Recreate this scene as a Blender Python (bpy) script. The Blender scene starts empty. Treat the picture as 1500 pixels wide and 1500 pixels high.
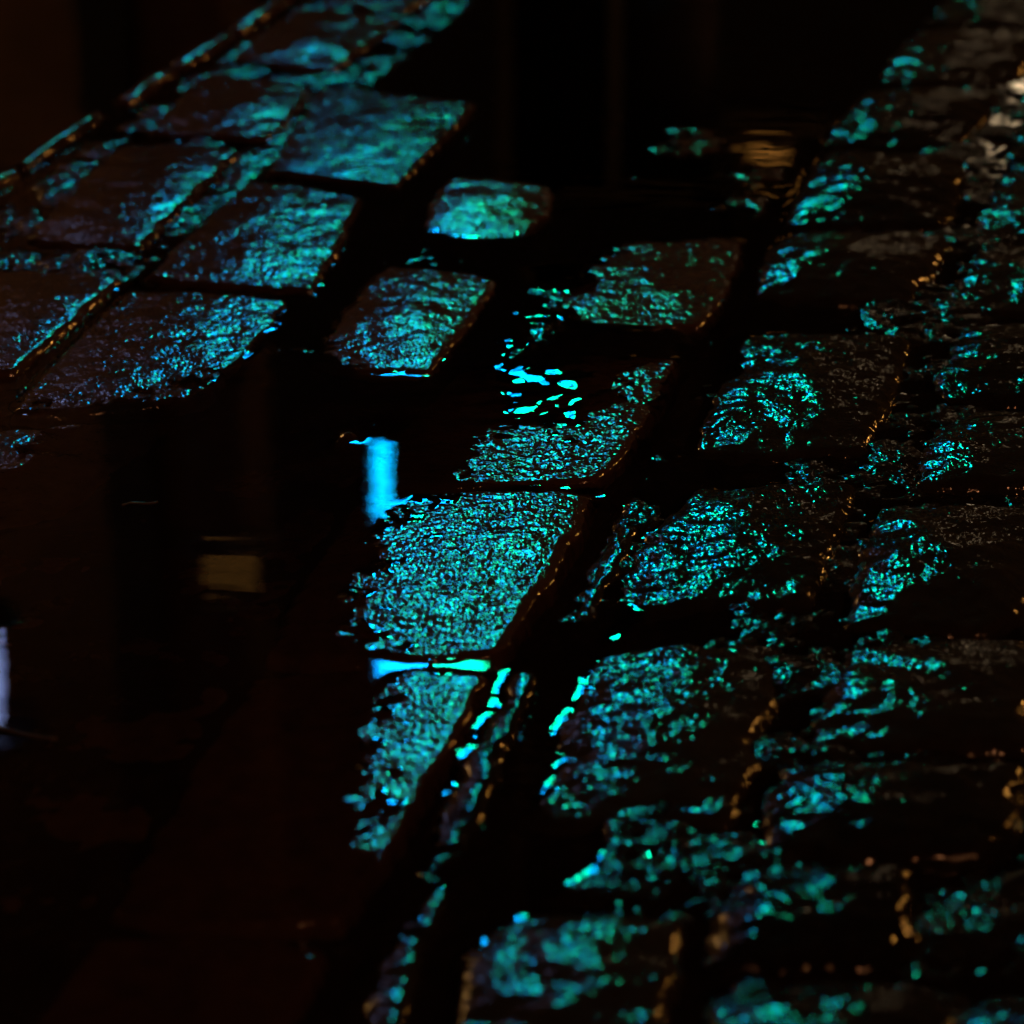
import bpy, math, random
import numpy as np

# ------------------------------------------------------------------ camera, world, exposure
FPX, PITCH, CAM_H = 4000.0, math.radians(23.6), 0.60     # focal length in pixels of a 1500 px frame
scene = bpy.context.scene
col = scene.collection
cam_data = bpy.data.cameras.new('camera')
cam_data.sensor_width = 36.0
cam_data.lens = FPX / 1500.0 * 36.0
cam_data.clip_start, cam_data.clip_end = 0.05, 400.0
cam_data.dof.use_dof = True
cam_data.dof.focus_distance = 1.54
cam_data.dof.aperture_fstop = 7.4
cam_data.dof.aperture_blades = 0
cam = bpy.data.objects.new('camera', cam_data)
cam.location = (0, 0, CAM_H)
cam.rotation_euler = (math.pi / 2 - PITCH, 0, 0)
col.objects.link(cam)
scene.camera = cam

world = bpy.data.worlds.new('World')
scene.world = world
world.use_nodes = True
wn = world.node_tree.nodes
sky = wn.new('ShaderNodeTexSky')
sky.sky_type = 'NISHITA'
sky.sun_disc = False
sky.sun_elevation = math.radians(-6)
sky.sun_rotation = math.radians(200)
bg = wn['Background']
bg.inputs['Strength'].default_value = 0.004
world.node_tree.links.new(sky.outputs[0], bg.inputs[0])

scene.view_settings.view_transform = 'Standard'
scene.view_settings.look = 'None'
scene.view_settings.exposure = 0.0
scene.view_settings.gamma = 1.0
scene.cycles.use_denoising = True
scene.cycles.denoising_prefilter = 'ACCURATE'
scene.cycles.max_bounces = 6
scene.cycles.transparent_max_bounces = 8
scene.cycles.sample_clamp_indirect = 4.0
scene.cycles.caustics_reflective = False
scene.cycles.caustics_refractive = False
SIN, COS = math.sin(PITCH), math.cos(PITCH)


def ground(px, py):
    """street point seen at a photograph pixel (1500 px frame), level z = 0"""
    yy = py - 750.0
    down = FPX * SIN + yy * COS
    return ((px - 750.0) * CAM_H / down, (FPX * COS - yy * SIN) * CAM_H / down)


WALL_Y = 9.0


def facade(px, py, Y=WALL_Y):
    """point of the house fronts across the street mirrored in level water at a pixel"""
    yy = py - 750.0
    t = Y / (FPX * COS - yy * SIN)
    return ((px - 750.0) * t, (FPX * SIN + yy * COS) * t - CAM_H)


# ------------------------------------------------------------------ noise
rng = np.random.default_rng(7)
PERM = rng.random((256, 256))
ANG = rng.random((256, 256)) * 2 * np.pi
GX, GY = np.cos(ANG), np.sin(ANG)


def gnoise(x, y):
    xi, yi = np.floor(x).astype(int), np.floor(y).astype(int)
    xf, yf = x - xi, y - yi
    u, v = xf * xf * xf * (xf * (xf * 6 - 15) + 10), yf * yf * yf * (yf * (yf * 6 - 15) + 10)

    def g(a, b):
        i, j = (xi + a) & 255, (yi + b) & 255
        return GX[i, j] * (xf - a) + GY[i, j] * (yf - b)
    return 1.4 * ((g(0, 0) * (1 - u) + g(1, 0) * u) * (1 - v) + (g(0, 1) * (1 - u) + g(1, 1) * u) * v)


def wave(x, y, lam, seed=0.0):
    return gnoise(x / lam + seed * 17.31 + 50, y / lam + seed * 9.77 + 50)


# ------------------------------------------------------------------ materials
def mat_base(name):
    m = bpy.data.materials.new(name)
    m.use_nodes = True
    n = m.node_tree.nodes
    n.clear()
    out = n.new('ShaderNodeOutputMaterial')
    return m, n, m.node_tree.links, out


def noise_node(n, l, vec, scale, detail=2.0, rough=0.5):
    t = n.new('ShaderNodeTexNoise')
    t.inputs['Scale'].default_value = scale
    t.inputs['Detail'].default_value = detail
    t.inputs['Roughness'].default_value = rough
    l.new(vec, t.inputs['Vector'])
    return t


def wet_stone(name, dark, light, grain, d1, d2, rough, crystal=0.0006):
    m, n, l, out = mat_base(name)
    geo = n.new('ShaderNodeNewGeometry')
    info = n.new('ShaderNodeObjectInfo')
    p = n.new('ShaderNodeBsdfPrincipled')
    c = noise_node(n, l, geo.outputs['Position'], 60, 6, 0.7)
    c2 = noise_node(n, l, geo.outputs['Position'], 700, 2, 0.6)
    add = n.new('ShaderNodeMath'); add.operation = 'ADD'
    l.new(c.outputs['Fac'], add.inputs[0])
    mul = n.new('ShaderNodeMath'); mul.operation = 'MULTIPLY_ADD'
    l.new(info.outputs['Random'], mul.inputs[0])
    mul.inputs[1].default_value = 0.5
    mul.inputs[2].default_value = -0.25
    l.new(mul.outputs[0], add.inputs[1])
    ramp = n.new('ShaderNodeValToRGB')
    ramp.color_ramp.elements[0].position, ramp.color_ramp.elements[0].color = 0.25, (*dark, 1)
    ramp.color_ramp.elements[1].position, ramp.color_ramp.elements[1].color = 0.8, (*light, 1)
    l.new(add.outputs[0], ramp.inputs[0])
    l.new(ramp.outputs[0], p.inputs['Base Color'])
    rr = n.new('ShaderNodeMapRange')
    rr.inputs['To Min'].default_value = rough * 0.7
    rr.inputs['To Max'].default_value = rough * 1.5
    l.new(c2.outputs['Fac'], rr.inputs['Value'])
    l.new(rr.outputs[0], p.inputs['Roughness'])
    p.inputs['IOR'].default_value = 1.55
    # fine grain: two octaves of crystals under a film of rain
    a = noise_node(n, l, geo.outputs['Position'], grain, 0.6, 0.5)
    b = noise_node(n, l, geo.outputs['Position'], grain * 0.25, 2, 0.5)
    b1 = n.new('ShaderNodeBump')
    b1.inputs['Distance'].default_value = d2
    l.new(b.outputs['Fac'], b1.inputs['Height'])
    b2 = n.new('ShaderNodeBump')
    b2.inputs['Distance'].default_value = d1
    worn = noise_node(n, l, geo.outputs['Position'], 38, 3, 0.6)
    wr = n.new('ShaderNodeMapRange')
    wr.inputs['From Min'].default_value, wr.inputs['From Max'].default_value = 0.36, 0.62
    wr.inputs['To Min'].default_value, wr.inputs['To Max'].default_value = 0.5, 1.0
    l.new(worn.outputs['Fac'], wr.inputs['Value'])
    l.new(wr.outputs[0], b2.inputs['Strength'])
    l.new(a.outputs['Fac'], b2.inputs['Height'])
    l.new(b1.outputs[0], b2.inputs['Normal'])
    # single crystals standing proud of the surface, each catching one point of light
    mp = n.new('ShaderNodeMapping')
    mp.inputs['Scale'].default_value = (1.0, 0.6, 1.0)
    l.new(geo.outputs['Position'], mp.inputs['Vector'])
    vo = n.new('ShaderNodeTexVoronoi')
    vo.feature = 'F1'
    vo.inputs['Scale'].default_value = grain * 0.65
    l.new(mp.outputs[0], vo.inputs['Vector'])
    sq = n.new('ShaderNodeMath'); sq.operation = 'POWER'
    l.new(vo.outputs['Distance'], sq.inputs[0])
    sq.inputs[1].default_value = 2.0
    b3 = n.new('ShaderNodeBump')
    b3.invert = True
    b3.inputs['Distance'].default_value = crystal
    l.new(sq.outputs[0], b3.inputs['Height'])
    l.new(b2.outputs[0], b3.inputs['Normal'])
    l.new(wr.outputs[0], b3.inputs['Strength'])
    l.new(b3.outputs[0], p.inputs['Normal'])
    l.new(p.outputs[0], out.inputs[0])
    return m


def plain(name, color, rough=0.6, bump=None, metal=0.0):
    m, n, l, out = mat_base(name)
    geo = n.new('ShaderNodeNewGeometry')
    p = n.new('ShaderNodeBsdfPrincipled')
    t = noise_node(n, l, geo.outputs['Position'], 3.0, 6, 0.65)
    ramp = n.new('ShaderNodeValToRGB')
    ramp.color_ramp.elements[0].position, ramp.color_ramp.elements[0].color = 0.3, (*[v * 0.7 for v in color], 1)
    ramp.color_ramp.elements[1].position, ramp.color_ramp.elements[1].color = 0.7, (*[min(1, v * 1.25) for v in color], 1)
    l.new(t.outputs['Fac'], ramp.inputs[0])
    l.new(ramp.outputs[0], p.inputs['Base Color'])
    p.inputs['Roughness'].default_value = rough
    p.inputs['Metallic'].default_value = metal
    if bump:
        bt = noise_node(n, l, geo.outputs['Position'], bump[0], 4, 0.6)
        bn = n.new('ShaderNodeBump')
        bn.inputs['Distance'].default_value = bump[1]
        l.new(bt.outputs['Fac'], bn.inputs['Height'])
        l.new(bn.outputs[0], p.inputs['Normal'])
    l.new(p.outputs[0], out.inputs[0])
    return m


def glow(name, color, strength):
    m, n, l, out = mat_base(name)
    e = n.new('ShaderNodeEmission')
    e.inputs[0].default_value = (*color, 1)
    e.inputs[1].default_value = strength
    l.new(e.outputs[0], out.inputs[0])
    return m


def water_mat():
    m, n, l, out = mat_base('rain_water')
    geo = n.new('ShaderNodeNewGeometry')
    mp = n.new('ShaderNodeMapping')
    mp.inputs['Scale'].default_value = (1.0, 2.6, 1.0)
    l.new(geo.outputs['Position'], mp.inputs['Vector'])
    t = noise_node(n, l, mp.outputs[0], 16, 1.0, 0.4)
    b = n.new('ShaderNodeBump')
    b.inputs['Distance'].default_value = 0.00009
    l.new(t.outputs['Fac'], b.inputs['Height'])
    fr = n.new('ShaderNodeFresnel')
    fr.inputs['IOR'].default_value = 1.333
    l.new(b.outputs[0], fr.inputs['Normal'])
    g = n.new('ShaderNodeBsdfGlossy')
    g.inputs['Roughness'].default_value = 0.0
    l.new(b.outputs[0], g.inputs['Normal'])
    tr = n.new('ShaderNodeBsdfTransparent')
    tr.inputs[0].default_value = (0.93, 0.92, 0.90, 1)
    mx = n.new('ShaderNodeMixShader')
    l.new(fr.outputs[0], mx.inputs[0])
    l.new(tr.outputs[0], mx.inputs[1])
    l.new(g.outputs[0], mx.inputs[2])
    l.new(mx.outputs[0], out.inputs[0])
    return m


M_SMOOTH = wet_stone('wet_smooth_sett', (0.05, 0.027, 0.019), (0.16, 0.085, 0.057), 560, 0.00017, 0.00022, 0.08, 0.00026)
M_ROUGH = wet_stone('wet_worn_cobble', (0.018, 0.015, 0.012), (0.06, 0.048, 0.038), 520, 0.00018, 0.00038, 0.08, 0.00028)
M_BED = wet_stone('wet_grit_joint', (0.018, 0.013, 0.010), (0.06, 0.045, 0.032), 360, 0.0005, 0.0010, 0.12)
M_WATER = water_mat()


# ------------------------------------------------------------------ mesh helpers
def mesh_obj(name, verts, quads, mat, parent=None, smooth=True, tris=False, origin=None):
    me = bpy.data.meshes.new(name)
    v = np.asarray(verts, dtype=np.float32)
    if origin is not None:
        v = v - np.asarray(origin, dtype=np.float32)
    q = np.asarray(quads, dtype=np.int32)
    k = q.shape[1]
    me.vertices.add(len(v))
    me.vertices.foreach_set('co', v.ravel())
    me.loops.add(q.size)
    me.loops.foreach_set('vertex_index', q.ravel())
    me.polygons.add(len(q))
    me.polygons.foreach_set('loop_start', np.arange(len(q), dtype=np.int32) * k)
    me.polygons.foreach_set('loop_total', np.full(len(q), k, dtype=np.int32))
    me.polygons.foreach_set('use_smooth', np.full(len(q), smooth))
    me.update(calc_edges=True)
    me.materials.append(mat)
    o = bpy.data.objects.new(name, me)
    if origin is not None:
        o.location = origin
    col.objects.link(o)
    o.parent = parent
    return o


def tag(o, label=None, cat=None, group=None, kind=None):
    for k, v in (('label', label), ('category', cat), ('group', group), ('kind', kind)):
        if v:
            o[k] = v
    return o


class MB:
    def __init__(self):
        self.v, self.f = [], []

    def box(self, x0, x1, y0, y1, z0, z1, bevel=0.0):
        b = len(self.v)
        self.v += [(x0, y0, z0), (x1, y0, z0), (x1, y1, z0), (x0, y1, z0), (x0, y0, z1), (x1, y0, z1), (x1, y1, z1), (x0, y1, z1)]
        self.f += [[b + i for i in f] for f in ((3, 2, 1, 0), (4, 5, 6, 7), (0, 1, 5, 4), (1, 2, 6, 5), (2, 3, 7, 6), (3, 0, 4, 7))]
        return self

    def lathe(self, prof, n=20, c=(0, 0, 0), axis='z'):
        b = len(self.v)
        for r, h in prof:
            for k in range(n):
                a = 2 * math.pi * k / n
                p = (r * math.cos(a), r * math.sin(a), h)
                if axis == 'y':
                    p = (p[0], p[2], p[1])
                self.v.append((p[0] + c[0], p[1] + c[1], p[2] + c[2]))
        for i in range(len(prof) - 1):
            for k in range(n):
                k2 = (k + 1) % n
                self.f.append([b + i * n + k, b + i * n + k2, b + (i + 1) * n + k2, b + (i + 1) * n + k])
        self.f.append([b + k for k in range(n)][::-1])
        self.f.append([b + (len(prof) - 1) * n + k for k in range(n)])
        return self

    def tube(self, pts, r, n=12):
        b = len(self.v)
        P = [np.array(p, float) for p in pts]
        for i, p in enumerate(P):
            d = P[min(i + 1, len(P) - 1)] - P[max(i - 1, 0)]
            d /= np.linalg.norm(d)
            a = np.cross(d, (1, 0, 0) if abs(d[0]) < 0.9 else (0, 0, 1))
            a /= np.linalg.norm(a)
            c = np.cross(d, a)
            for k in range(n):
                t = 2 * math.pi * k / n
                self.v.append(tuple(p + r * (math.cos(t) * a + math.sin(t) * c)))
        for i in range(len(P) - 1):
            for k in range(n):
                k2 = (k + 1) % n
                self.f.append([b + i * n + k, b + i * n + k2, b + (i + 1) * n + k2, b + (i + 1) * n + k])
        self.f.append([b + k for k in range(n)][::-1])
        self.f.append([b + (len(P) - 1) * n + k for k in range(n)])
        return self

    def build(self, name, mat, parent=None, smooth=False):
        me = bpy.data.meshes.new(name)
        me.from_pydata(self.v, [], self.f)
        if smooth:
            for p in me.polygons:
                p.use_smooth = len(p.vertices) == 4
        me.materials.append(mat)
        o = bpy.data.objects.new(name, me)
        col.objects.link(o)
        if parent is not None:
            o.parent = parent
            o.matrix_parent_inverse = parent.matrix_world.inverted()
        return o


def thing(name, loc, label, cat, group=None):
    o = bpy.data.objects.new(name, None)
    o.location = loc
    col.objects.link(o)
    bpy.context.view_layer.update()
    tag(o, label, cat, group)
    return o


# ------------------------------------------------------------------ the street: bedding sheet
def bed_height(x, y):
    """grit between the stones: under water near the smooth lane, rising to the worn cobbles"""
    ax, ay = ground(890, 715)
    bx, by = ground(1010, 520)
    d = np.array((bx - ax, by - ay)); d /= np.linalg.norm(d)
    side = (x - ax) * d[1] - (y - ay) * d[0]              # metres to the right of the long seam
    base = -0.009 + 0.0098 * np.clip((side - 0.035) / 0.06, 0, 1)
    ex, ey = ground(180, 150)
    edge = (ex - ax) * d[1] - (ey - ay) * d[0]            # the carriageway edge strip
    cx, cy = ground(330, 330)
    inner = (cx - ax) * d[1] - (cy - ay) * d[0]
    base = base + 0.0095 * np.clip((-side - 0.24) / 0.10, 0, 1) * np.clip((y - 1.55) / 0.2, 0, 1) * np.clip((side - edge) / 0.03, 0, 1) * np.clip((inner - side) / 0.02, 0, 1)
    y0, y1 = ground(700, 575)[1], ground(700, 300)[1]
    upper = np.clip((y - y0) / 0.06, 0, 1) * np.clip((y1 - y) / 0.10, 0, 1) * np.clip(-side / 0.02, 0, 1)
    base = base + 0.0066 * upper * np.clip((side - inner) / 0.03, 0, 1)                 # grit packed round the far stones
    base = base + 0.0072 * np.clip((side - 0.004) / 0.012, 0, 1) * np.clip((0.055 - side) / 0.02, 0, 1)   # and along the gutter
    return base + 0.0030 * wave(x, y, 0.045, 3) + 0.0018 * wave(x, y, 0.013, 4) + 0.0009 * wave(x, y, 0.006, 5)


fine_x = np.arange(-0.80, 0.90, 0.004)
fine_y = np.arange(0.70, 3.20, 0.004)
gx = np.concatenate(([-40, -20, -10, -5, -3, -2, -1.4, -1.0], fine_x, [1.0, 1.4, 2, 3, 5, 10, 20, 40]))
gy = np.concatenate(([-12, -6, -3, -1.5, -0.6, 0.0, 0.4], fine_y, [3.5, 4, 4.6, 5.4, 6.4, 8.0, 8.9, 20, 60]))
XX, YY = np.meshgrid(gx, gy)
ZZ = bed_height(XX, YY)
inside = (XX > -0.82) & (XX < 0.92) & (YY > 0.68) & (YY < 3.22)
ZZ = np.where(inside, ZZ, -0.012)


def grid_faces(nx, ny, off=0):
    i = np.arange(ny - 1)[:, None] * nx + np.arange(nx - 1)[None, :] + off
    return np.stack((i, i + 1, i + nx + 1, i + nx), -1).reshape(-1, 4)


street = mesh_obj('street', np.stack((XX, YY, ZZ), -1).reshape(-1, 3), grid_faces(len(gx), len(gy)), M_BED)
tag(street, 'wet cobbled street with grit joints between the stones', None, None, 'structure')

# ------------------------------------------------------------------ paving stones
SPLAT = []


def make_stone(quad, hts, dome=0.002, mat=M_SMOOTH, amp=0.0006, rad=0.006, k=0.13, pitch=0.0022, wob=0.0026, seed=0, grain=0.00007,
               name='paving_stone', lump=None, label=None):
    """quad: four street points (near left, near right, far right, far left); hts: height of the top there in mm over the water"""
    q = np.array(quad, float)
    h = np.array(hts, float) * 1e-3
    W = 0.5 * (np.linalg.norm(q[1] - q[0]) + np.linalg.norm(q[2] - q[3]))
    L = 0.5 * (np.linalg.norm(q[3] - q[0]) + np.linalg.norm(q[2] - q[1]))
    nx, ny = max(8, int(W / pitch)), max(8, int(L / pitch))
    s, t = np.meshgrid(np.linspace(-1, 1, nx), np.linspace(-1, 1, ny))
    S = s * np.sqrt(1 - k * t * t)
    T = t * np.sqrt(1 - k * s * s)
    a, b = (S + 1) / 2, (T + 1) / 2
    w = np.stack(((1 - a) * (1 - b), a * (1 - b), a * b, (1 - a) * b), -1)
    P = w @ q
    x, y = P[..., 0], P[..., 1]
    x2 = x + wob * wave(x, y, 0.030, seed + 1.3) + 0.5 * wob * wave(x, y, 0.010, seed + 2.3)
    y2 = y + wob * wave(x, y, 0.030, seed + 4.3) + 0.5 * wob * wave(x, y, 0.010, seed + 5.3)
    dx, dy = (1 - np.abs(s)) * W / 2, (1 - np.abs(t)) * L / 2
    rr = rad * (1 + 0.5 * wave(x, y, 0.022, seed + 7))
    qd = np.sqrt(np.maximum(rr - dx, 0) ** 2 + np.maximum(rr - dy, 0) ** 2)
    drop = rr - np.sqrt(np.maximum(rr * rr - np.minimum(qd, rr) ** 2, 0))
    z = w @ h + dome * (1 - s ** 2) * (1 - t ** 2) - drop
    z = z + amp * (1.5 * wave(x, y, 0.055, seed + 11) + 0.8 * wave(x, y, 0.022, seed + 12) + 0.4 * wave(x, y, 0.011, seed + 13))
    z = z + grain * (1.2 * wave(x, y, 0.0065, seed + 14) + wave(x, y, 0.0042, seed + 15))
    if lump:
        for (lx, ly, lr, lh) in lump:
            gx_, gy_ = ground(lx, ly)
            z = z + lh * np.exp(-(((x - gx_) / lr) ** 2 + ((y - gy_) / (lr * 1.1)) ** 2))
    SPLAT.append((x2.ravel(), y2.ravel(), z.ravel()))
    top = np.stack((x2, y2, z), -1).reshape(-1, 3)
    F = grid_faces(nx, ny)
    ring = np.concatenate((np.arange(nx), np.arange(1, ny) * nx + nx - 1, (ny - 1) * nx + np.arange(nx - 2, -1, -1), np.arange(ny - 2, 0, -1) * nx))
    c = q.mean(0)
    low = top[ring].copy()
    low[:, :2] = c + (low[:, :2] - c) * 0.97
    low[:, 2] = -0.05
    nb = len(top)
    j = np.arange(len(ring))
    j2 = (j + 1) % len(ring)
    side = np.stack((ring[j], nb + j, nb + j2, ring[j2]), -1)
    o = mesh_obj(name, np.concatenate((top, low)), np.concatenate((F, side)), mat, street, origin=(c[0], c[1], -0.05))
    if label:
        o['label'] = label
    return o


def pix(*pts):
    return [ground(*p) for p in pts]


SEED = [0]


def st(pts, hts, **kw):
    SEED[0] += 1
    if kw.get('k') == 0.15:                                # worn cobbles sit close together
        cx, cy = sum(p[0] for p in pts) / 4, sum(p[1] for p in pts) / 4
        pts = [(cx + (p[0] - cx) * 1.12 - 8, cy + (p[1] - cy) * 1.09) for p in pts]
    elif 'k' not in kw and 'name' not in kw:
        cx, cy = sum(p[0] for p in pts) / 4, sum(p[1] for p in pts) / 4
        pts = [(cx + (p[0] - cx) * 1.035, cy + (p[1] - cy) * 1.022) for p in pts]
    return make_stone(pix(*pts), hts, seed=SEED[0] * 1.7, **kw)


# --- smooth lane, course against the long seam (corners: near left, near right, far right, far left)
F = dict(pitch=0.0013)
st([(742, 470), (1034, 486), (1098, 354), (842, 326)], (-1.2, 2.6, 0.8, -3.0), pitch=0.0018, grain=0.00012)
st([(512, 704), (888, 712), (1006, 522), (700, 508)], (-2.6, 2.4, 0.9, -4.2), dome=0.0006, grain=0.00028, amp=0.0006, **F)
st([(372, 964), (738, 970), (884, 720), (520, 716)], (-2.4, 2.3, 2.6, -1.4), dome=0.0012, grain=0.00016, amp=0.0004, rad=0.008, **F)
st([(148, 1336), (500, 1358), (730, 982), (366, 976)], (-4.4, -0.7, 2.2, -3.2), dome=0.0008, amp=0.0004, grain=0.00012, pitch=0.0016)
st([(-60, 1640), (330, 1660), (490, 1374), (138, 1350)], (-4.5, -1.4, -0.4, -4.0), dome=0.001)
st([(892, 314), (1106, 340), (1186, 200), (960, 186)], (-3, -0.3, -0.6, 0.6), dome=0.0005, amp=0.0012, grain=0.0002)
st([(966, 178), (1192, 192), (1262, 84), (1040, 74)], (-5, -3, -3, -5))
st([(1044, 66), (1266, 76), (1340, -20), (1120, -28)], (-5, -3, -3, -5))
st([(1126, -36), (1346, -28), (1420, -120), (1200, -128)], (-5, -3, -3, -5), pitch=0.003)
# --- second course
st([(598, 350), (790, 358), (826, 276), (640, 264)], (-1.0, -1.2, 5.5, 6.0), dome=0.0030, amp=0.0005, k=0.24, rad=0.010, label='small domed stone standing out of the puddle')
st([(446, 536), (636, 552), (736, 412), (560, 388)], (-0.8, 2.2, 2.8, 2.0), dome=0.003, grain=0.00012, pitch=0.0018)
st([(280, 700), (500, 708), (646, 566), (438, 552)], (-10, -8, -9, -10), dome=0.001, lump=[(508, 640, 0.011, 0.0108)])
st([(66, 960), (352, 962), (506, 718), (272, 712)], (-12, -9, -9, -12), dome=0.001)
st([(-220, 1330), (128, 1334), (346, 974), (60, 972)], (-12, -10, -9, -12), dome=0.001)
st([(664, 252), (830, 264), (912, 176), (752, 158)], (-5, -4, -4, -5))
st([(760, 150), (920, 166), (1000, 84), (842, 70)], (-5, -4, -4, -5))
st([(850, 62), (1008, 74), (1080, -2), (930, -12)], (-5, -4, -4, -5))
st([(936, -20), (1090, -10), (1180, -100), (1030, -112)], (-5, -4, -4, -5), pitch=0.003)
# --- third course
st([(388, 258), (586, 276), (702, 160), (470, 138)], (4.0, 2.6, 6.5, 8), dome=0.0012, rad=0.004, k=0.03, amp=0.0003)
st([(206, 416), (464, 434), (532, 296), (364, 272)], (4.2, 3, 5, 6.4), dome=0.002, grain=0.00014)
st([(0, 612), (300, 586), (430, 442), (186, 426)], (0.8, -0.9, 2.4, 3.2), dome=0.0016, grain=0.00012, pitch=0.0018)
st([(-230, 800), (80, 742), (250, 606), (-20, 632)], (1, -6.5, -3, 2.2), dome=0.001, pitch=0.0018)
st([(-430, 1080), (40, 960), (240, 716), (-180, 800)], (-10, -12, -11, -8), dome=0.001)
st([(484, 128), (716, 148), (806, 62), (590, 44)], (-3, -4, -4, -2), dome=0.001)
st([(598, 36), (816, 52), (880, -22), (690, -36)], (-3, -4, -4, -2), dome=0.001)
# --- fourth course, domed stones along the edge strip
st([(214, 200), (400, 212), (462, 134), (300, 112)], (4, 4, 5, 5), dome=0.003)
st([(20, 360), (206, 376), (362, 226), (170, 216)], (4, 4, 5, 5), dome=0.004, rad=0.010)
st([(-190, 540), (20, 560), (186, 412), (-10, 404)], (4, 4, 5, 5), dome=0.003)
st([(-420, 800), (-200, 800), (-24, 600), (-200, 570)], (5, 4, 6, 6), dome=0.004)
st([(336, 92), (486, 112), (596, 30), (430, 18)], (4, 4, 4, 5), dome=0.004)
st([(470, 10), (600, 22), (700, -50), (580, -66)], (4, 4, 4, 5), dome=0.003)
# --- edge strip of narrow stones at the carriageway
for (x0, y0, x1, y1) in ((-120, 342, 22, 252), (28, 248, 150, 166), (176, 154, 250, 104), (254, 102, 338, 50), (342, 46, 430, -10), (434, -14, 540, -80)):
    st([(x0 - 14, y0), (x0 + 16, y0 + 6), (x1 + 16, y1 + 5), (x1 - 12, y1)], (5, 5, 5, 5), dome=0.003, rad=0.007, name='edging_stone')
# --- narrow stones lying in the gutter beside the long seam
st([(600, 1240), (690, 1262), (796, 990), (748, 980)], (-1, 3, 4, 1), dome=0.002, rad=0.008, mat=M_ROUGH, amp=0.0010, name='edging_stone')
st([(430, 1600), (560, 1620), (676, 1290), (580, 1262)], (-5, 1, 2, -4), dome=0.002, rad=0.008, mat=M_ROUGH, amp=0.0010, name='edging_stone')
st([(812, 930), (858, 940), (960, 740), (910, 726)], (-3, 0.3, 0.3, -2), dome=0.001, rad=0.008, mat=M_ROUGH, amp=0.0015, name='edging_stone')
st([(918, 712), (972, 716), (1080, 510), (1022, 500)], (-4, -1.0, -0.6, -3), dome=0.001, rad=0.008, mat=M_ROUGH, amp=0.0012, name='edging_stone')
st([(716, 560), (806, 566), (842, 430), (752, 408)], (-0.6, 0.0, 0.6, -0.2), dome=0.0006, rad=0.008, mat=M_ROUGH, amp=0.0011, grain=0.0005, pitch=0.0014, name='edging_stone')
# --- worn cobbles right of the seam
R = dict(mat=M_ROUGH, amp=0.0014, rad=0.012, k=0.15, wob=0.0035, grain=0.00014)
st([(664, 1540), (972, 1560), (1020, 1344), (690, 1338)], (0, 6, 3.5, -2), dome=0.0045, **R)
st([(764, 1206), (1082, 1220), (1150, 948), (868, 958)], (-2.5, 4, 5, -1), dome=0.0055, **R)
st([(882, 888), (1192, 898), (1262, 716), (1000, 716)], (-3, 5, 5, -2), dome=0.0055, pitch=0.0018, **R)
st([(1008, 672), (1276, 668), (1342, 500), (1096, 492)], (-0.5, 5, 5, 0.5), dome=0.005, pitch=0.0018, **R)
st([(1106, 438), (1340, 446), (1404, 350), (1156, 344)], (1, 3, 4, 3), dome=0.010, **R)
st([(1150, 334), (1396, 338), (1424, 238), (1216, 226)], (1, 3, 4, 3), dome=0.012, **R)
st([(1210, 214), (1410, 222), (1480, 140), (1280, 130)], (0, 2, 3, 1), dome=0.010, **R)
st([(1290, 122), (1480, 130), (1560, 50), (1350, 44)], (0, 2, 3, 1), dome=0.009, **R)
st([(1360, 36), (1560, 42), (1640, -40), (1440, -46)], (0, 2, 3, 1), dome=0.009, **R)
st([(1024, 1440), (1350, 1424), (1340, 1272), (1076, 1290)], (0, 6, 6, 0), dome=0.009, **R)
st([(1000, 1640), (1400, 1640), (1400, 1450), (1050, 1452)], (0, 6, 6, 0), dome=0.009, **R)
st([(1110, 1262), (1480, 1272), (1500, 1130), (1140, 1120)], (0, 6, 7, 1), dome=0.009, **R)
st([(1180, 1100), (1520, 1112), (1540, 950), (1252, 946)], (0, 6, 7, 1), dome=0.007, **R)
st([(1232, 926), (1500, 934), (1560, 760), (1284, 748)], (0, 7, 7, 1), dome=0.009, **R)
st([(1330, 718), (1560, 724), (1600, 616), (1396, 606)], (0, 7, 7, 1), dome=0.007, **R)
st([(1366, 590), (1600, 600), (1650, 486), (1420, 476)], (0, 7, 7, 1), dome=0.007, **R)
st([(1396, 462), (1620, 470), (1680, 372), (1440, 362)], (0, 7, 7, 1), dome=0.007, **R)
st([(1432, 350), (1660, 358), (1720, 260), (1480, 250)], (0, 7, 7, 1), dome=0.009, **R)
st([(1470, 238), (1680, 246), (1730, 160), (1530, 152)], (0, 7, 7, 1), dome=0.009, **R)
st([(1516, 140), (1700, 148), (1760, 70), (1580, 60)], (0, 7, 7, 1), dome=0.009, **R)
# --- stones beyond the picture's right and near edges
RC = dict(R, pitch=0.0035)
random.seed(4)
for (x0, y0, w_, hgt) in ((1380, 1640, 340, 176), (1512, 1440, 320, 150), (1530, 1268, 300, 140), (1560, 1100, 290, 150), (1570, 924, 280, 150), (1620, 740, 270, 130), (1660, 590, 260, 110), (1690, 460, 250, 100), (1730, 345, 240, 90), (1770, 240, 220, 84)):
    st([(x0, y0), (x0 + w_, y0 + 8), (x0 + w_ + 40, y0 - hgt + 6), (x0 + 44, y0 - hgt)], (3, 4, 5, 4), dome=0.011, **RC)
for (x0, y0, w_, hgt) in ((-420, 2040, 330, 370), (-60, 2050, 330, 370), (300, 1860, 240, 200), (560, 1850, 330, 260), (930, 1860, 400, 210)):
    st([(x0 - 130, y0), (x0 + w_ - 130, y0 + 8), (x0 + w_, y0 - hgt + 6), (x0, y0 - hgt)], (-8, -6, -4, -8) if x0 < 400 else (2, 3, 3, 2), dome=0.006, **RC)

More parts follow.
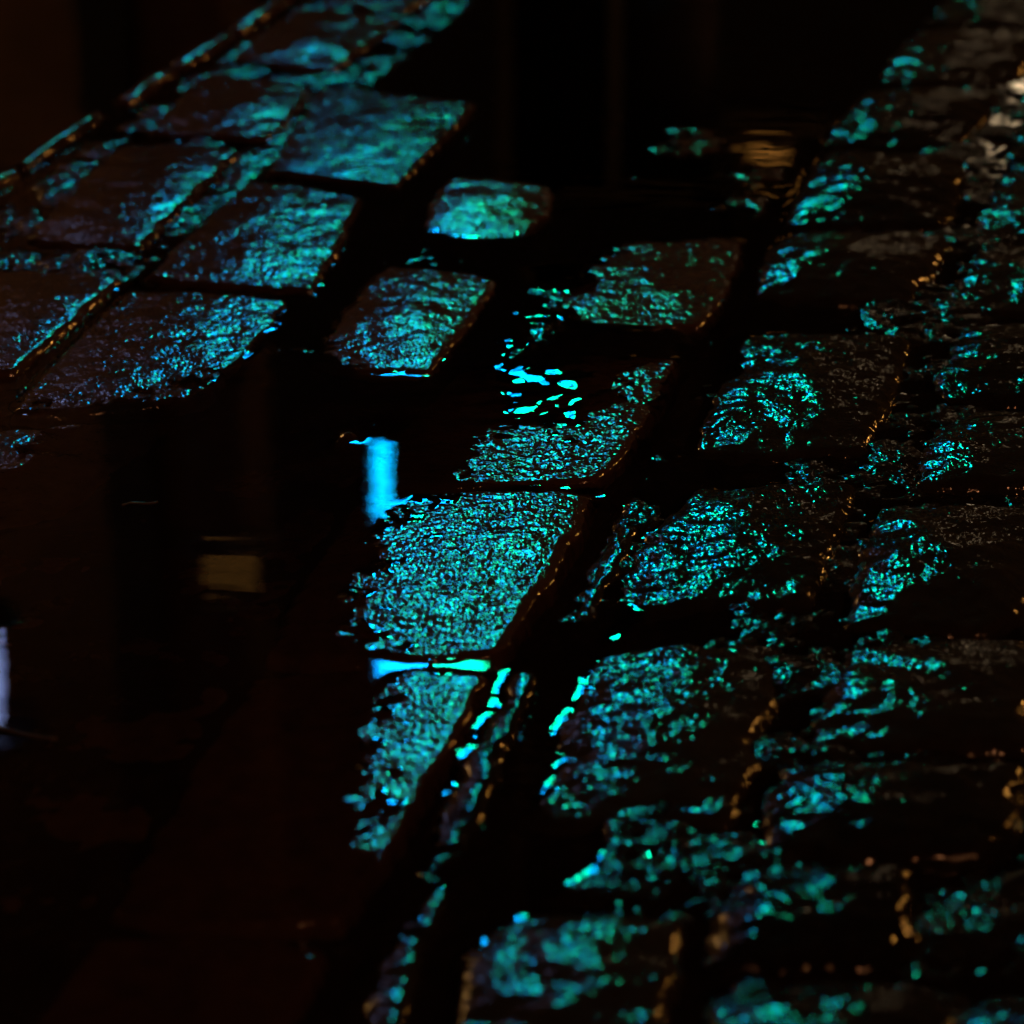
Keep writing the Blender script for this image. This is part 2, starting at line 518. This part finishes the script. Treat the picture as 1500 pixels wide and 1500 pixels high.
# ------------------------------------------------------------------ rain water: level sheet that climbs a little where it meets stone
cell = 0.0016
wx = np.arange(-0.62, 0.62, cell)
wy = np.arange(0.74, 2.95, cell)
NX, NY = len(wx), len(wy)
WX, WY = np.meshgrid(wx, wy)
H = bed_height(WX, WY)
for (x, y, z) in SPLAT:
    n_sub = ((0, 0), (0.5, 0), (0, 0.5), (0.5, 0.5), (-0.5, 0), (0, -0.5))
    for (ox, oy) in n_sub:
        i = np.round((x + ox * cell * 1.4 - wx[0]) / cell).astype(int)
        j = np.round((y + oy * cell * 1.4 - wy[0]) / cell).astype(int)
        ok = (i >= 0) & (i < NX) & (j >= 0) & (j < NY)
        np.maximum.at(H, (j[ok], i[ok]), z[ok])


def blur(a, sig):
    ky = np.fft.fftfreq(a.shape[0], cell)[:, None]
    kx = np.fft.rfftfreq(a.shape[1], cell)[None, :]
    return np.fft.irfft2(np.fft.rfft2(a) * np.exp(-2 * (math.pi * sig) ** 2 * (kx * kx + ky * ky)), s=a.shape)


rise = blur(np.clip(H, 0, 0.0008), 0.0030) * 0.7 + blur(np.clip(H, 0, 0.0006), 0.0016) * 0.3
Wz = rise * np.clip(0.75 + 0.9 * wave(WX, WY, 0.018, 8) + 0.5 * wave(WX, WY, 0.007, 9), 0.1, 1.5)
shallow = blur(((H > -0.0060) & (H < 0.0006)).astype(float), 0.004)
dcx, dcy = ground(825, 575)
ecx, ecy = ground(890, 815)
glint_zone = np.exp(-(((WX - dcx) / 0.060) ** 2 + ((WY - dcy) / 0.18) ** 2)) + 0.8 * np.exp(-(((WX - ecx) / 0.04) ** 2 + ((WY - ecy) / 0.12) ** 2))          # zones where the film is shaped to catch the sign's light
film = shallow * np.clip((glint_zone - 0.14) / 0.86, 0, 1)
ramp = 0.045 * (WX - dcx + 0.03) + 0.030 * (WY - dcy)                          # film tilted, rising to the right, so that it mirrors the sign
Wz = Wz + film * (0.0007 + np.clip(ramp, -0.003, 0.006) + 0.00050 * wave(WX, WY, 0.030, 21) + 0.00022 * wave(WX, WY, 0.012, 22))
Wz = np.clip(Wz, -0.002, 0.0016 + 0.004 * film)
keep = (Wz > H - 0.0010)
kq = keep[:-1, :-1] | keep[1:, :-1] | keep[:-1, 1:] | keep[1:, 1:]
Fq = grid_faces(NX, NY)[kq.ravel()]
used = np.zeros(NX * NY, bool)
used[Fq.ravel()] = True
remap = np.cumsum(used) - 1
WV = np.stack((WX, WY, Wz), -1).reshape(-1, 3)[used]
puddle = mesh_obj('puddle', WV, remap[Fq], M_WATER)
tag(puddle, 'still black rain water lying over the sunken stones', None, None, 'structure')

# ------------------------------------------------------------------ house fronts across the street (seen as reflections in the water)
M_BRICK = plain('brown_plaster', (0.30, 0.17, 0.09), 0.8, (30, 0.004))
M_DIM = plain('dark_render', (0.045, 0.036, 0.028), 0.8, (30, 0.004))  # wall colour kept dark so its reflection stays faint
M_DARKWALL = plain('dark_plaster', (0.035, 0.03, 0.028), 0.8, (30, 0.004))  # even dark wall colour
M_TRIM = plain('painted_trim', (0.22, 0.19, 0.15), 0.6)
M_BLACK = plain('matt_black_board', (0.004, 0.004, 0.004), 0.9)
M_METAL = plain('black_metal', (0.02, 0.02, 0.022), 0.4, None, 0.6)
M_WARM = glow('warm_lit_pane', (1.0, 0.44, 0.09), 0.8)
M_WARM2 = glow('amber_lit_pane', (1.0, 0.40, 0.07), 1.3)
M_WHITE = glow('white_lit_pane', (1.0, 0.72, 0.42), 6.0)
M_BLUE = glow('blue_neon', (0.0, 0.42, 1.0), 58.0)
M_STEM = glow('cyan_neon', (0.0, 0.46, 1.0), 27.0)
M_GREEN = glow('green_neon', (0.0, 1.0, 0.44), 64.0)
M_SODIUM = glow('sodium_lamp', (1.0, 0.42, 0.08), 110.0)
M_FILL_WALL = glow('added_wall_lamp', (1.0, 0.50, 0.14), 60.0)
M_FILL_NEAR = glow('added_near_lamp', (1.0, 0.36, 0.14), 160.0)
M_LAMPW = glow('white_lamp', (0.40, 0.50, 1.0), 9.0)
M_PANE = plain('dark_glass', (0.01, 0.01, 0.012), 0.08)


def house(x0, x1, ztop, mat, label, windows, Y=WALL_Y):
    """front wall with real openings; windows: (x0, x1, z0, z1, pane material)"""
    root = thing('house', ((x0 + x1) / 2, Y, 0), label, 'house')
    xs = sorted({x0, x1, *[w[0] for w in windows], *[w[1] for w in windows]})
    zs = sorted({0.0, ztop, *[w[2] for w in windows], *[w[3] for w in windows]})
    mb = MB()
    for a, b in zip(xs[:-1], xs[1:]):
        run = None
        for c, d in zip(zs[:-1], zs[1:]):
            cx, cz = (a + b) / 2, (c + d) / 2
            hole = any(w[0] < cx < w[1] and w[2] < cz < w[3] for w in windows)
            if hole:
                if run:
                    mb.box(a, b, Y, Y + 0.3, run[0], run[1]); run = None
            else:
                run = (run[0], d) if run else (c, d)
        if run:
            mb.box(a, b, Y, Y + 0.3, run[0], run[1])
    mb.build('wall', mat, root)
    for (a, b, c, d, pm) in windows:
        t = 0.05
        fr = MB().box(a, a + t, Y + 0.08, Y + 0.14, c, d).box(b - t, b, Y + 0.08, Y + 0.14, c, d)
        fr.box(a + t, b - t, Y + 0.08, Y + 0.14, c, c + t).box(a + t, b - t, Y + 0.08, Y + 0.14, d - t, d)
        m = (a + b) / 2
        if pm is M_PANE:
            fr.box(m - 0.02, m + 0.02, Y + 0.083, Y + 0.137, c + t, d - t)
        f = fr.build('window', M_TRIM, root)
        MB().box(a + t, b - t, Y + 0.15, Y + 0.16, c + t, d - t).build('pane', pm, f)
        if pm is not M_PANE:
            for q in range(3):
                z = c + t + (d - c - 2 * t) * (q + 0.5) / 3
                MB().box(a + t + 0.004, b - t - 0.004, Y + 0.142, Y + 0.148, z - 0.020 * (d - c) / 0.3, z + 0.016 * (d - c) / 0.3).build('blind_slat', M_TRIM, f)
        MB().box(a - 0.05, b + 0.05, Y - 0.06, Y + 0.07, c - 0.06, c - 0.003).build('sill', M_TRIM, f)
    MB().box(x0, x1, Y - 0.25, Y + 0.5, ztop + 0.003, ztop + 0.25).build('cornice', M_TRIM, root)
    MB().box(x0, x1, Y - 0.03, Y - 0.003, 0.0, 0.45).build('plinth', M_TRIM, root)
    return root


def win(pxa, pxb, pya, pyb, pm):
    (a, c), (b, d) = facade(pxa, pya), facade(pxb, pyb)
    a, b = sorted((a, b)); c, d = sorted((c, d))
    return (a, b, c, d, pm)


fx = lambda p: facade(p, 800)[0]
house(-9.0, fx(176), 7.5, M_BRICK, 'brown plastered house across the street, left of the dark pier', [(-4.6, -3.7, 3.2, 4.7, M_PANE), (-3.0, -2.2, 1.0, 2.2, M_PANE)])
house(fx(244), fx(404), 7.5, M_BRICK, 'narrow brown house with a lit first floor window', [win(270, 398, 800, 905, M_WARM), win(310, 366, 470, 555, M_WARM2)])
house(fx(404) + 0.005, fx(1040), 8.5, M_DARKWALL, 'dark house that carries the neon sign', [(-0.05, 0.75, 0.2, 2.2, M_PANE), (0.0, 0.55, 4.4, 5.6, M_PANE)])
house(fx(1040) + 0.005, 9.0, 7.0, M_DIM, 'wide dark house with lit shop windows', [win(1080, 1176, 190, 300, M_WARM2), win(1430, 1560, 90, 235, M_WHITE), (2.6, 3.6, 3.2, 4.6, M_PANE)])
pier = MB().box(fx(176) + 0.005, fx(244) - 0.005, WALL_Y - 0.25, WALL_Y + 0.3, 0, 8.0).box(fx(176) - 0.05, fx(244) + 0.05, WALL_Y - 0.32, WALL_Y - 0.255, 0, 0.6).build('wall_pier', M_DARKWALL)
tag(pier, 'dark stone pier between two brown houses', 'pier')

# neon sign: a tall blade with a blue and a green tube
bx0, bz0 = facade(562, 622)
gx0, gz0 = facade(636, 730)
sign = thing('neon_sign', (bx0, WALL_Y - 0.1, bz0 - 0.2), 'neon sign with blue and green tube boards over a slim blue stem', 'sign')
ZB, ZT = 3.42, 4.08                                      # boards of extra tubes, added for more light, above the slim blue stem
def tube(tx, z0, z1, r, name, tm):
    prof = [(r * 0.4, 0.0), (r * 0.8, 0.012), (r, 0.03), (r, z1 - z0 - 0.03), (r * 0.8, z1 - z0 - 0.012), (r * 0.4, z1 - z0)]
    o = MB().lathe(prof, 16, (tx, WALL_Y - 0.16, z0)).build(name, tm, sign, True)
    for z in (z0 + 0.1, z1 - 0.12):
        MB().box(tx - 0.012, tx + 0.012, WALL_Y - 0.135, WALL_Y - 0.103, z, z + 0.03).build('tube_clip', M_METAL, sign)
def channel(x0, x1, z0, z1):
    y0 = WALL_Y
    MB().box(x0, x1, y0 - 0.10, y0 - 0.02, z0, z1).build('backboard', M_BLACK, sign)
    for cx in (x0, x1 - 0.015):  # cheeks added to keep the tubes' light off the house walls
        MB().box(cx, cx + 0.015, y0 - 0.27, y0 - 0.103, z0, z1).build('side_cheek', M_BLACK, sign)
    for cz in (z0 - 0.02, z1 + 0.003):
        MB().box(x0, x1, y0 - 0.27, y0 - 0.02, cz, cz + 0.017).build('end_cheek', M_BLACK, sign)
channel(bx0 - 0.055, bx0 + 0.055, bz0 - 0.03, ZB - 0.03)
tube(bx0, bz0, ZB - 0.05, 0.026, 'stem_tube', M_STEM)
channel(bx0 - 0.05, bx0 + 0.15, ZB, ZT)
channel(gx0, gx0 + 0.20, ZB, ZT)
for q in range(3):
    tube(bx0 + 0.05 * q, ZB + 0.03, ZT - 0.03, 0.021, 'blue_tube', M_BLUE)
    tube(gx0 + 0.05 + 0.05 * q, ZB + 0.03, ZT - 0.03, 0.021, 'green_tube', M_GREEN)
MB().box(bx0 + 0.153, gx0 - 0.003, WALL_Y - 0.08, WALL_Y - 0.05, 3.8, 3.84).build('cross_bar', M_METAL, sign)

# street lamps
def lamp(x, y, h, gm, label, r=0.12):
    root = thing('street_lamp', (x, y, 0), label, 'street lamp', 'street lamps along the kerb')
    MB().lathe([(0.11, -0.01), (0.11, 0.12), (0.07, 0.2), (0.06, 0.8), (0.045, 0.9), (0.035, h - 0.1)], 16, (x, y, 0)).build('post', M_METAL, root, True)
    MB().lathe([(0.03, h - 0.1), (0.10, h), (0.11, h + 0.02)], 16, (x, y, 0)).build('lantern_base', M_METAL, root, True)
    MB().lathe([(r * 0.5, h + 0.03), (r * 0.9, h + 0.1), (r, h + 0.2), (r * 0.9, h + 0.3), (r * 0.5, h + 0.38)], 16, (x, y, 0)).build('globe', gm, root, True)
    MB().lathe([(0.16, h + 0.385), (0.12, h + 0.43), (0.02, h + 0.5)], 16, (x, y, 0)).build('cap', M_METAL, root, True)
    return root


lamp(4.4, 5.4, 2.1, M_SODIUM, 'cast iron street lamp burning orange at the right kerb', 0.08)
lamp(2.2, -3.2, 4.4, M_FILL_NEAR, 'tall unseen street lamp added behind the camera to warm the stones, red amber', 0.12)  # unseen lamp, added so the stones show warm without glints
lamp(-3.1, 7.2, 2.7, M_FILL_WALL, 'unseen amber street lamp added to light the left house', 0.09)  # unseen lamp, added to warm the brown house walls
lx, lz = facade(-20, 985, 7.5)
lamp(lx, 7.5, lz - 0.2, M_LAMPW, 'tall street lamp burning cold white before the left house', 0.05)

# twigs floating on the puddle
M_TWIG = plain('wet_bark', (0.16, 0.12, 0.09), 0.25)
for (xa, ya, xb, yb, rad, text) in ((-40, 1066, 84, 1084, 0.0011, 'thin straight pale twig on the puddle by the sunken slabs'), (178, 742, 232, 736, 0.0008, 'short dark twig floating in the black puddle')):
    (x0, y0), (x1, y1) = ground(xa, ya), ground(xb, yb)
    pts = [(x0 + (x1 - x0) * t, y0 + (y1 - y0) * t + 0.0012 * math.sin(5 * t), 0.0006 + 0.0004 * math.sin(7 * t)) for t in [q / 10 for q in range(11)]]
    tag(MB().tube(pts, rad, 8).build('twig', M_TWIG, None, True), text, 'twig')
